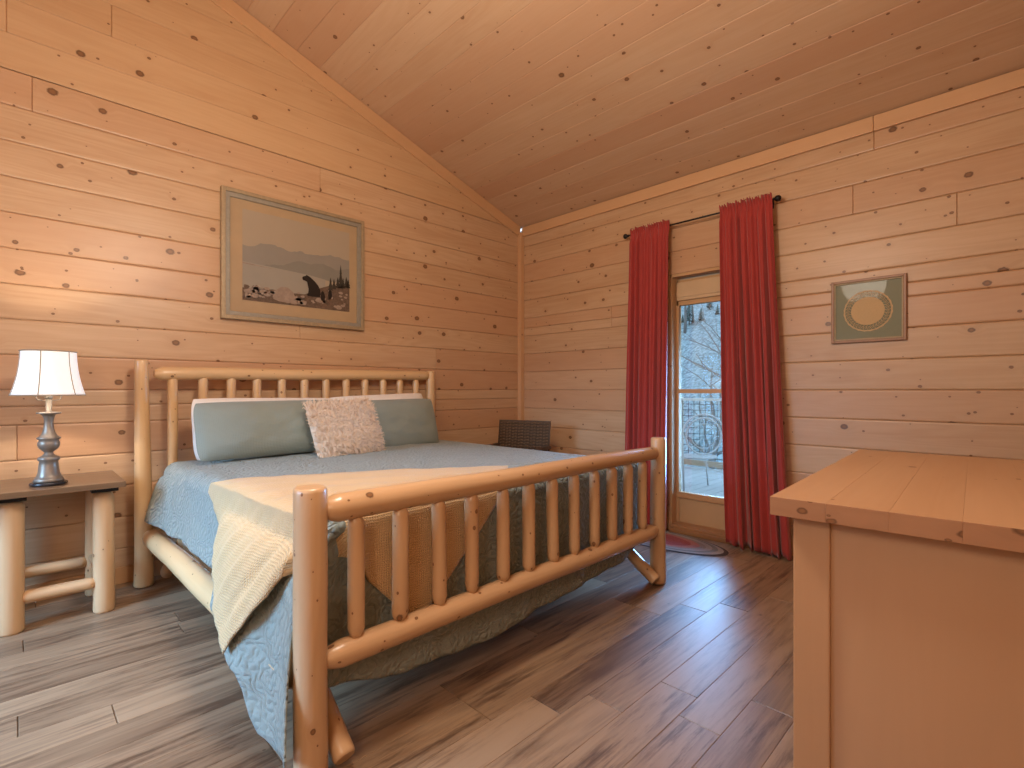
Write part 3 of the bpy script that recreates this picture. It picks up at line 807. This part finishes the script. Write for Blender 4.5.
# ------------------------------------------------------------------ table lamp
LX, LY = -3.90, -.40
lp = thing('table_lamp', (LX, LY, .711), 0, 'lit table lamp with white bell shade and turned pewter base', 'lamp')
mb = MB(); mb.lathe([(.088, 0), (.094, .004), (.094, .012), (.088, .016)], n=8, k=.80); mb.build('base_plate', M['dkplate'], lp)
mb = MB(); mb.lathe([(.076, .016), (.078, .026), (.072, .034), (.062, .040), (.060, .050), (.055, .060), (.050, .10), (.047, .115), (.055, .122), (.057, .130), (.050, .138),
    (.036, .142), (.024, .152), (.022, .160), (.034, .168), (.050, .180), (.057, .195), (.056, .208), (.048, .220), (.060, .226), (.061, .232), (.044, .240),
    (.034, .255), (.027, .275), (.0235, .30), (.024, .318), (.030, .336), (.036, .345), (.062, .350), (.062, .356), (.020, .359), (.0155, .361), (.0155, .42), (.0, .42)], n=32, k=.79, kz=1.05)
mb.build('base', M['pewter'], lp)
mb = MB(); mb.lathe([(.012, .44), (.016, .445), (.016, .475), (.006, .48), (.0, .481)], n=16)
mb.tube([(0, .0, .43), (.045, 0, .44), (.06, 0, .50), (.05, 0, .62), (.012, 0, .676), (0, 0, .676)], .0025, 6)
mb.tube([(0, .0, .43), (-.045, 0, .44), (-.06, 0, .50), (-.05, 0, .62), (-.012, 0, .676), (0, 0, .676)], .0025, 6)
mb.lathe([(.004, .676), (.007, .680), (.004, .684), (.0, .686)], n=10)
mb.build('harp', M['pewter'], lp)
S0, S1 = .463, .688
def shade_r(t): return .145 - .030 * (1 - (1 - t) ** 2.2) - .006 * t
mb = MB(); n = 48; pts, uvs = [], []
for i in range(15):
    t = i / 14; r = shade_r(t); pts.append([(r * math.cos(2 * PI * k / n), r * math.sin(2 * PI * k / n), S0 + (S1 - S0) * t) for k in range(n)]); uvs.append([(t, k / n) for k in range(n + 1)])
mb.grid(pts, uvs, .5, 0, True, flip=True)
sh = mb.build('lamp_shade', M['shade'], lp, solid=.002)
mb = MB()
for k in range(6):
    a = R_(-48) + k * PI / 3
    mb.tube([((shade_r(i / 10) + .001) * math.cos(a), (shade_r(i / 10) + .001) * math.sin(a), S0 + (S1 - S0) * i / 10) for i in range(11)], .0022, 6)
for t in (0, 1): mb.tube([((shade_r(t) + .001) * math.cos(2 * PI * k / 40), (shade_r(t) + .001) * math.sin(2 * PI * k / 40), S0 + (S1 - S0) * t) for k in range(40)], .0034, 6, True)
mb.build('piping', M['piping'], sh)
mb = MB(); mb.lathe([(.0, .466), (.012, .468), (.02, .50), (.03, .53), (.028, .555), (.014, .575), (0, .58)], n=16)
mbulb, nt, b, out = new_mat('bulb'); b.inputs['Emission Color'].default_value = (1, .9, .75, 1); b.inputs['Emission Strength'].default_value = 4
mb.build('bulb', mbulb, lp)

# ------------------------------------------------------------------ pictures
pic = thing('framed_picture', (-2.465, 0, 2.16), 0, 'large gilt-framed bear landscape print above the headboard', 'picture')
W2, H2 = .54, .46
def frame_bars(w, h, bar, y0, y1, name, mat, par, n=.004):
    mb = MB()
    for s in (-1, 1):
        mb.box((s * (w - bar / 2), (y0 + y1) / 2, 0), (bar, abs(y1 - y0), 2 * h), n, grain=2); mb.box((0, (y0 + y1) / 2, s * (h - bar / 2)), (2 * w - 2 * bar + .004, abs(y1 - y0), bar), n, grain=0)
    return mb.build(name, mat, par)
frame_bars(W2, H2, .028, -.001, -.045, 'outer_frame', M['framegold'], pic)
frame_bars(W2 - .026, H2 - .026, .032, -.001, -.034, 'inner_frame', M['framegrey'], pic)
mb = MB(); mb.box((0, -.012, 0), (2 * W2 - .10, .012, 2 * H2 - .10), .001); mb.build('mat_board', M['matboard'], pic)
# the print: painted lake scene, thin stacked layers of flat colour
PW, PH = .815, .652; px, pz = .008, .012
pm = [plain('print_' + str(i), c, .55, var=vr, nscale=ns_, spec=.2) for i, (c, vr, ns_) in enumerate([((.37, .295, .215), .05, 3), ((.215, .195, .165), .10, 9), ((.255, .225, .19), .10, 7), ((.30, .265, .22), .06, 5),
      ((.13, .085, .060), .7, 60), ((.29, .215, .17), .4, 30), ((.020, .013, .010), .2, 40), ((.05, .04, .03), .3, 50)])]
mb = MB()
def PT(u, v, l): return (px + (u - .5) * PW, -.0185 - .0006 * l, pz + (.5 - v) * PH)
def layer(poly, mi, l): mb.poly([PT(u, v, l) for u, v in poly][::-1], None, .5, mi)
layer([(0, 0), (1, 0), (1, 1), (0, 1)], 0, 0)
rp = random.Random(5)
def ridge(base, amp, sd, x0=0, x1=1, n=40): return [(x0 + (x1 - x0) * i / n, base + amp * mnoise.noise((i * .16, sd, 0)) + amp * .3 * mnoise.noise((i * .6, sd, 3))) for i in range(n + 1)]
layer(ridge(.36, .07, 1.3) + [(1, .62), (0, .62)], 2, 1)
layer([(u_, v_ + .13 * (1 - sst(.15, .55, u_))) for u_, v_ in ridge(.47, .05, 4.1)] + [(1, .66), (0, .60)], 1, 2)
layer([(0, .575), (.3, .595), (.6, .615), (.75, .64), (.75, .90), (0, .90)], 3, 3)
layer([(0, .585), (.16, .60), (.30, .612), (.16, .608), (0, .60)], 5, 4)
layer([(0, .865), (.12, .86), (.25, .845), (.4, .86), (.55, .85), (.66, .77), (.80, .70), (1, .665), (1, 1), (0, 1)], 4, 5)
for i in range(95):
    cx = rp.uniform(.02, .97); cy = rp.uniform(.84 if cx < .6 else .76, .97); r = rp.uniform(.010, .042)
    layer([(cx + r * math.cos(a) * rp.uniform(.8, 1.2), cy + r * .8 * math.sin(a) * rp.uniform(.7, 1.1)) for a in [2 * PI * k / 9 for k in range(9)] if cy + r * math.sin(a) < .995 and .01 < cx + r * math.cos(a) < .99], 5 if i % 3 else 4, 6 + i % 3)
layer([(.33, .80), (.28, .85), (.25, .93), (.30, .97), (.40, .98), (.46, .92), (.44, .85), (.39, .80)], 5, 9)
for tx, th_, tb in ((.905, .30, .72), (.875, .14, .72), (.93, .13, .71), (.80, .16, .76), (.835, .13, .74), (.965, .14, .70), (.985, .11, .70)):
    layer([(tx, tb - th_), (tx + .012, tb - th_ * .6), (tx + .008, tb - th_ * .6), (tx + .02, tb - th_ * .25), (tx + .012, tb - th_ * .25), (tx + .026, tb), (tx - .026, tb), (tx - .012, tb - th_ * .25), (tx - .02, tb - th_ * .25), (tx - .008, tb - th_ * .6), (tx - .012, tb - th_ * .6)], 7, 9)
# seated bear and cubs
layer([(.520, .662), (.526, .645), (.545, .635), (.556, .628), (.562, .616), (.572, .624), (.590, .632), (.615, .655), (.645, .685), (.675, .725), (.695, .775), (.70, .83), (.692, .862), (.62, .868), (.575, .866), (.562, .855), (.578, .835), (.582, .78), (.572, .73), (.568, .70), (.548, .690), (.528, .684)], 6, 10)
layer([(.70, .86), (.705, .80), (.72, .78), (.735, .80), (.745, .85), (.74, .90), (.705, .90)], 6, 10)
layer([(.775, .83), (.78, .77), (.795, .755), (.81, .77), (.815, .83), (.805, .87), (.78, .87)], 6, 10)
mb.build('print', pm, pic)
fr = thing('framed_doily', (0, -3.217, 1.728), 0, 'small brown-framed round lace doily on green mat, on the door wall', 'picture')
# local: x out of wall is negative
def frame_bars_x(w, h, bar, x0, x1, name, mat, par):
    mb = MB()
    for s in (-1, 1):
        mb.box(((x0 + x1) / 2, s * (w - bar / 2), 0), (abs(x1 - x0), bar, 2 * h), .004, grain=2); mb.box(((x0 + x1) / 2, 0, s * (h - bar / 2)), (abs(x1 - x0), 2 * w - 2 * bar + .004, bar), .004, grain=1)
    return mb.build(name, mat, par)
frame_bars_x(.207, .211, .018, -.001, -.024, 'outer_frame', M['framewood'], fr)
frame_bars_x(.190, .194, .010, -.001, -.018, 'inner_frame', M['framegold'], fr)
mb = MB(); mb.box((-.006, 0, 0), (.008, .37, .38), .001); mb.build('mat_board', M['greenmat'], fr)
mb = MB(); n = 48
def dpt(r, a, l=0): return (-.0115 - .0008 * l, r * math.cos(a), -.005 + r * math.sin(a))
mb.poly([dpt(.088, 2 * PI * k / n) for k in range(n)])
for (ra, rb2) in ((.088, .093), (.126, .134)):
    mb.grid([[dpt(ra, 2 * PI * k / n) for k in range(n)], [dpt(rb2 + (.003 if (k % 2 and ra > .1) else 0), 2 * PI * k / n) for k in range(n)]], [[(0, 0)] * (n + 1)] * 2, closed=True)
for k in range(36):
    a = 2 * PI * k / 36; mb.tube([dpt(.090, a, 1), dpt(.108, a + .05, 1), dpt(.128, a - .02, 1)], .0022, 4)
    c = dpt(.110, a + .087, 1); mb.tube([(c[0], c[1] + .006 * math.cos(b), c[2] + .006 * math.sin(b)) for b in [2 * PI * q / 8 for q in range(8)]], .0017, 4, True)
mb.build('doily', M['doily'], fr)

# ------------------------------------------------------------------ curtains and rod
RX = -.085
rod = thing('curtain_rod', (RX, -2.05, 2.59), 0, 'thin black curtain rod with ball finials above the glass door', 'curtain rod')
mb = MB(); mb.tube([(0, -.62, 0), (0, .62, 0)], .007, 10); mb.build('rod', M['black'], rod)
for s in (-1, 1):
    mb = MB(); pr = [(0.006, -.02), (.011, -.016), (.009, -.008), (.018, .002), (.023, .014), (.021, .026), (.010, .036), (0, .038)]
    nn = 16; mb.grid([[(r * math.cos(2 * PI * k / nn), s * (.625 + z), r * math.sin(2 * PI * k / nn)) for k in range(nn)] for r, z in pr], [[(0, 0)] * (nn + 1)] * len(pr), closed=True, flip=(s < 0)); mb.build('finial', M['black'], rod)
    mb = MB(); mb.box((.079, s * .575, -.01), (.01, .025, .06), .002); mb.tube([(.08, s * .575, -.012), (.02, s * .575, -.012), (0, s * .575, -.008)], .005, 8); mb.build('bracket', M['black'], rod)
def curtain(top, bot, nf, seed, label, hem=.012, bow=0.0, flare=0.0):
    mb = MB(); NU, NV = 132, 60; pts, uvs = [], []
    rc = random.Random(seed); ph = [rc.uniform(-.5, .5) for _ in range(40)]
    zt = 2.632
    for j in range(NV + 1):
        t = j / NV; z = zt - (zt - hem) * t; row, ur = [], []
        for i in range(NU + 1):
            s = i / NU
            y = lerp(lerp(top[0], bot[0], t ** 1.25), lerp(top[1], bot[1], t ** 1.25), s)
            amp = lerp(.017, .036 + flare, sst(.02, .6, t))
            fq = nf * 2 * PI
            s_ = s + .035 * math.sin(s * 11 + seed) + .02 * math.sin(t * 2.6 + s * 4); k = s * nf; pv = ph[int(k) % 40] * (1 - (k % 1)) + ph[(int(k) + 1) % 40] * (k % 1)
            w = (.75 + .35 * math.sin(s * 13 + seed * 2)) * math.sin(s_ * fq + pv + .5 * math.sin(t * 2 + seed + s * 5)) + .35 * math.sin(s * fq * 2.1 + 1 + 2 * t)
            if t < .03: w = .9 * math.sin(s * fq * 2.6 + seed) + .3 * math.sin(s * fq * 4.7)
            yoff = .35 * amp * math.cos(s * fq + pv) * t
            x = RX - .012 - amp * w * .8 - bow * sst(.3, .95, t) * (.4 + .6 * s) - .012
            zz = z
            if j == 0: zz = z + .026 * mnoise.noise((s * 26, seed, 0)) + .018 * mnoise.noise((s * 60, seed, 3))
            if 1 <= j <= 2: x = RX - .014 - .006 * w
            row.append((x, y + yoff, zz + (.014 * math.sin(s * fq + 1) * sst(.93, 1, t) * (1 if hem > .02 else .6)))); ur.append((s * (.9), z))
        pts.append(row); uvs.append(ur)
    mb.grid(pts, uvs)
    return mb.build('curtain', M['curtain'], label=label, cat='curtain', group='red curtains at the glass door', solid=.003)
curtain((-1.47, -1.845), (-1.42, -1.83), 7, 3, 'left red floor-length curtain, behind the footboard post', .025, .0)
curtain((-2.275, -2.655), (-2.36, -2.81), 7, 8, 'right red floor-length curtain, nearer the dresser', .022, .055, .012)

# rug by the door
mb = MB(); n = 64; pts, uvs = [], []
for i in range(12):
    r = i / 11; row = []
    for k in range(n):
        a = 2 * PI * k / n; row.append((.25 * r * math.cos(a), .60 * r * math.sin(a), .011 + .002 * math.sin(r * 40) - (.010 if i == 11 else 0)))
    pts.append(row); uvs.append([(r, k / n * 3) for k in range(n + 1)])
mb.grid(pts, uvs, closed=True, flip=False)
mb.build('rug', M['rug'], loc=(-.335, -1.83, 0), label='small oval braided rug on the floor before the glass door', cat='rug')

# ------------------------------------------------------------------ wicker chair in the corner
wc = thing('wicker_chair', (-.80, -.645, 0), math.atan2(-.30, -.955), 'dark brown wicker armchair in the far corner behind the bed', 'chair')
def weave(mb, fn, nu, nv, rad):
    """basket weave: horizontal strands going over and under upright stakes; fn(u, v, depth)"""
    for j in range(nv):
        v = (j + .5) / nv
        mb.tube([fn(i / (nu * 2), v, (.006 if (i + 2 * (j % 2)) % 4 < 2 else -.006) * (1 if i % 2 else .4)) for i in range(nu * 2 + 1)], rad, 5, mi=j % 2)
    for i in range(nu + 1): mb.tube([fn(i / nu, v / 6, 0) for v in range(7)], rad * .8, 5)
mb = MB(); weave(mb, lambda u, v, d: (-.262 + d - .06 * (v - .5), -.265 + .53 * u, .42 + .475 * v), 16, 34, .0072)
mb.tube([(-.232, -.268, .40), (-.295, -.268, .90), (-.295, .268, .90), (-.232, .268, .40)], .011, 8)
mb.build('backrest', [M['wicker1'], M['wicker2']], wc)
mb = MB(); mb.box((0, 0, .40), (.52, .53, .05), .012); weave(mb, lambda u, v, d: (-.25 + .5 * u, -.26 + .52 * v, .428 + d * .6), 14, 26, .007); mb.build('seat', [M['wicker1'], M['wicker2']], wc)
for s in (-1, 1):
    mb = MB(); mb.box((.0, s * .275, .665), (.52, .055, .03), .010)
    weave(mb, lambda u, v, d: (-.24 + .48 * u, s * .275 + d, .43 + .22 * v), 12, 14, .007); mb.build('armrest', [M['wicker1'], M['wicker2']], wc)
    for sx in (-.23, .23):
        mb = MB(); mb.tube([(sx, s * .255, 0), (sx, s * .255, .40)], .02, 10); mb.build('leg', M['wicker1'], wc)

# ------------------------------------------------------------------ dresser, end-on at the right
dr = thing('dresser', (-2.775, -3.53, 0), R_(3.0), 'large pine dresser with plank top and plain end panel, right foreground', 'dresser')
DL, DD, DH = 1.26, .56, .952     # length along x, depth along -y, height
mb = MB()
bw = DD / 5
for i in range(5): mb.box((DL / 2, -bw * (i + .5), DH - .021), (DL, bw - .0001, .042), .0007, grain=0, rnd=(.35, .6, .3, .7, .5)[i])
top = mb.build('top', [M['dresser'], M['endgrain']], dr)
for p in top.data.polygons:
    if abs(p.normal.x) > .8: p.material_index = 1
ov, pw = .052, .075
for i, (x, y) in enumerate(((ov, -ov * .5 - .01), (DL - ov - pw, -ov * .5 - .01), (ov, -DD + .01 + pw), (DL - ov - pw, -DD + .01 + pw))):
    mb = MB(); mb.box((x + pw / 2, y - pw / 2, (DH - .042) / 2), (pw, pw, DH - .043), .004, grain=2); mb.build('post', M['dresser'], dr)
mb = MB(); mb.box((ov + .022, -DD / 2, (DH - .042) / 2 + .03), (.02, DD - .12, DH - .105), .002, grain=2); mb.build('end_panel', M['panel'], dr)
mb = MB(); mb.box((DL - ov - .022, -DD / 2, (DH - .042) / 2 + .03), (.02, DD - .12, DH - .105), .002, grain=2); mb.build('end_panel', M['panel'], dr)
mb = MB(); mb.box((DL / 2, -.075, (DH - .042) / 2 + .03), (DL - 2 * ov - .1, .02, DH - .105), .002, grain=0); mb.build('front_panel', M['dresser'], dr)
mb = MB(); mb.box((DL / 2, -DD + .06, (DH - .042) / 2 + .03), (DL - 2 * ov - .1, .012, DH - .105), .002, grain=0); mb.build('back_panel', M['panel'], dr)

# ------------------------------------------------------------------ light
def light(name, typ, loc, energy, color, **kw):
    l = bpy.data.lights.new(name, typ); l.energy = energy; l.color = color
    for k, v in kw.items(): setattr(l, k, v)
    o = bpy.data.objects.new(name, l); COL.objects.link(o); o.location = loc; return o
light('ceiling_light', 'POINT', (-3.2, -2.6, 2.45), 104, (1, .865, .70), shadow_soft_size=.22)
light('fill_light', 'POINT', (-5.0, -3.9, 1.95), 52, (1, .85, .68), shadow_soft_size=.25)  # added warm fill for the dresser end and bed foot, no real fixture
light('lamp_bulb', 'POINT', (LX, LY, .711 + .57), 30, (1, .84, .66), shadow_soft_size=.03)
wl = light('window_daylight', 'AREA', (XL - .03, (WY0 + WY1) / 2, (WZ0 + WZ1) / 2), 50, (.34, .64, 1.0), shape='RECTANGLE', size=WZ1 - WZ0, size_y=WY1 - WY0, spread=R_(70))
wl.rotation_euler = (0, -PI / 2 + R_(32), 0)
dl = light('door_daylight', 'AREA', (.60, (DY0 + DY1) / 2 + .05, 0.95), 62, (.22, .52, 1.0), shape='RECTANGLE', size=1.15, size_y=.72, spread=R_(95))
dl.rotation_euler = (0, PI / 2, 0)

wd = bpy.data.worlds.new('sky'); SC.world = wd; wd.use_nodes = True; nt = wd.node_tree; nt.nodes.clear(); g = G(nt)
out = g.n('ShaderNodeOutputWorld'); bg = g.n('ShaderNodeBackground'); tc = g.n('ShaderNodeTexCoord')
sp = g.n('ShaderNodeSeparateXYZ'); nt.links.new(tc.outputs['Generated'], sp.inputs[0])
nt.links.new(g.mix(g.maprange(sp.outputs[2], 0, .7), (.78, .86, .92), (.45, .68, .95)), bg.inputs[0]); bg.inputs[1].default_value = 2.3
nt.links.new(bg.outputs[0], out.inputs[0])

# ------------------------------------------------------------------ camera
cd = bpy.data.cameras.new('camera'); cam = bpy.data.objects.new('camera', cd); COL.objects.link(cam)
cd.sensor_fit = 'HORIZONTAL'; cd.sensor_width = 36; cd.lens = 36 * 506 / 1024; cd.shift_y = 6 / 1024; cd.clip_start = .02; cd.clip_end = 300
cam.location = (-3.36 * 1.2, -3.29 * 1.2, 1.2)
cam.rotation_euler = (PI / 2, 0, R_(45.4) - PI / 2)
SC.camera = cam
vs = SC.view_settings
SC.display_settings.display_device = 'sRGB'
vs.view_transform = 'Standard'; vs.look = 'None'; vs.exposure = 0.12; vs.gamma = 1.0; vs.use_curve_mapping = False
SC.cycles.use_denoising = True
SC.cycles.max_bounces = 8; SC.cycles.diffuse_bounces = 4; SC.cycles.transparent_max_bounces = 8
SC.cycles.caustics_reflective = False; SC.cycles.caustics_refractive = False
SC.cycles.sample_clamp_indirect = 6
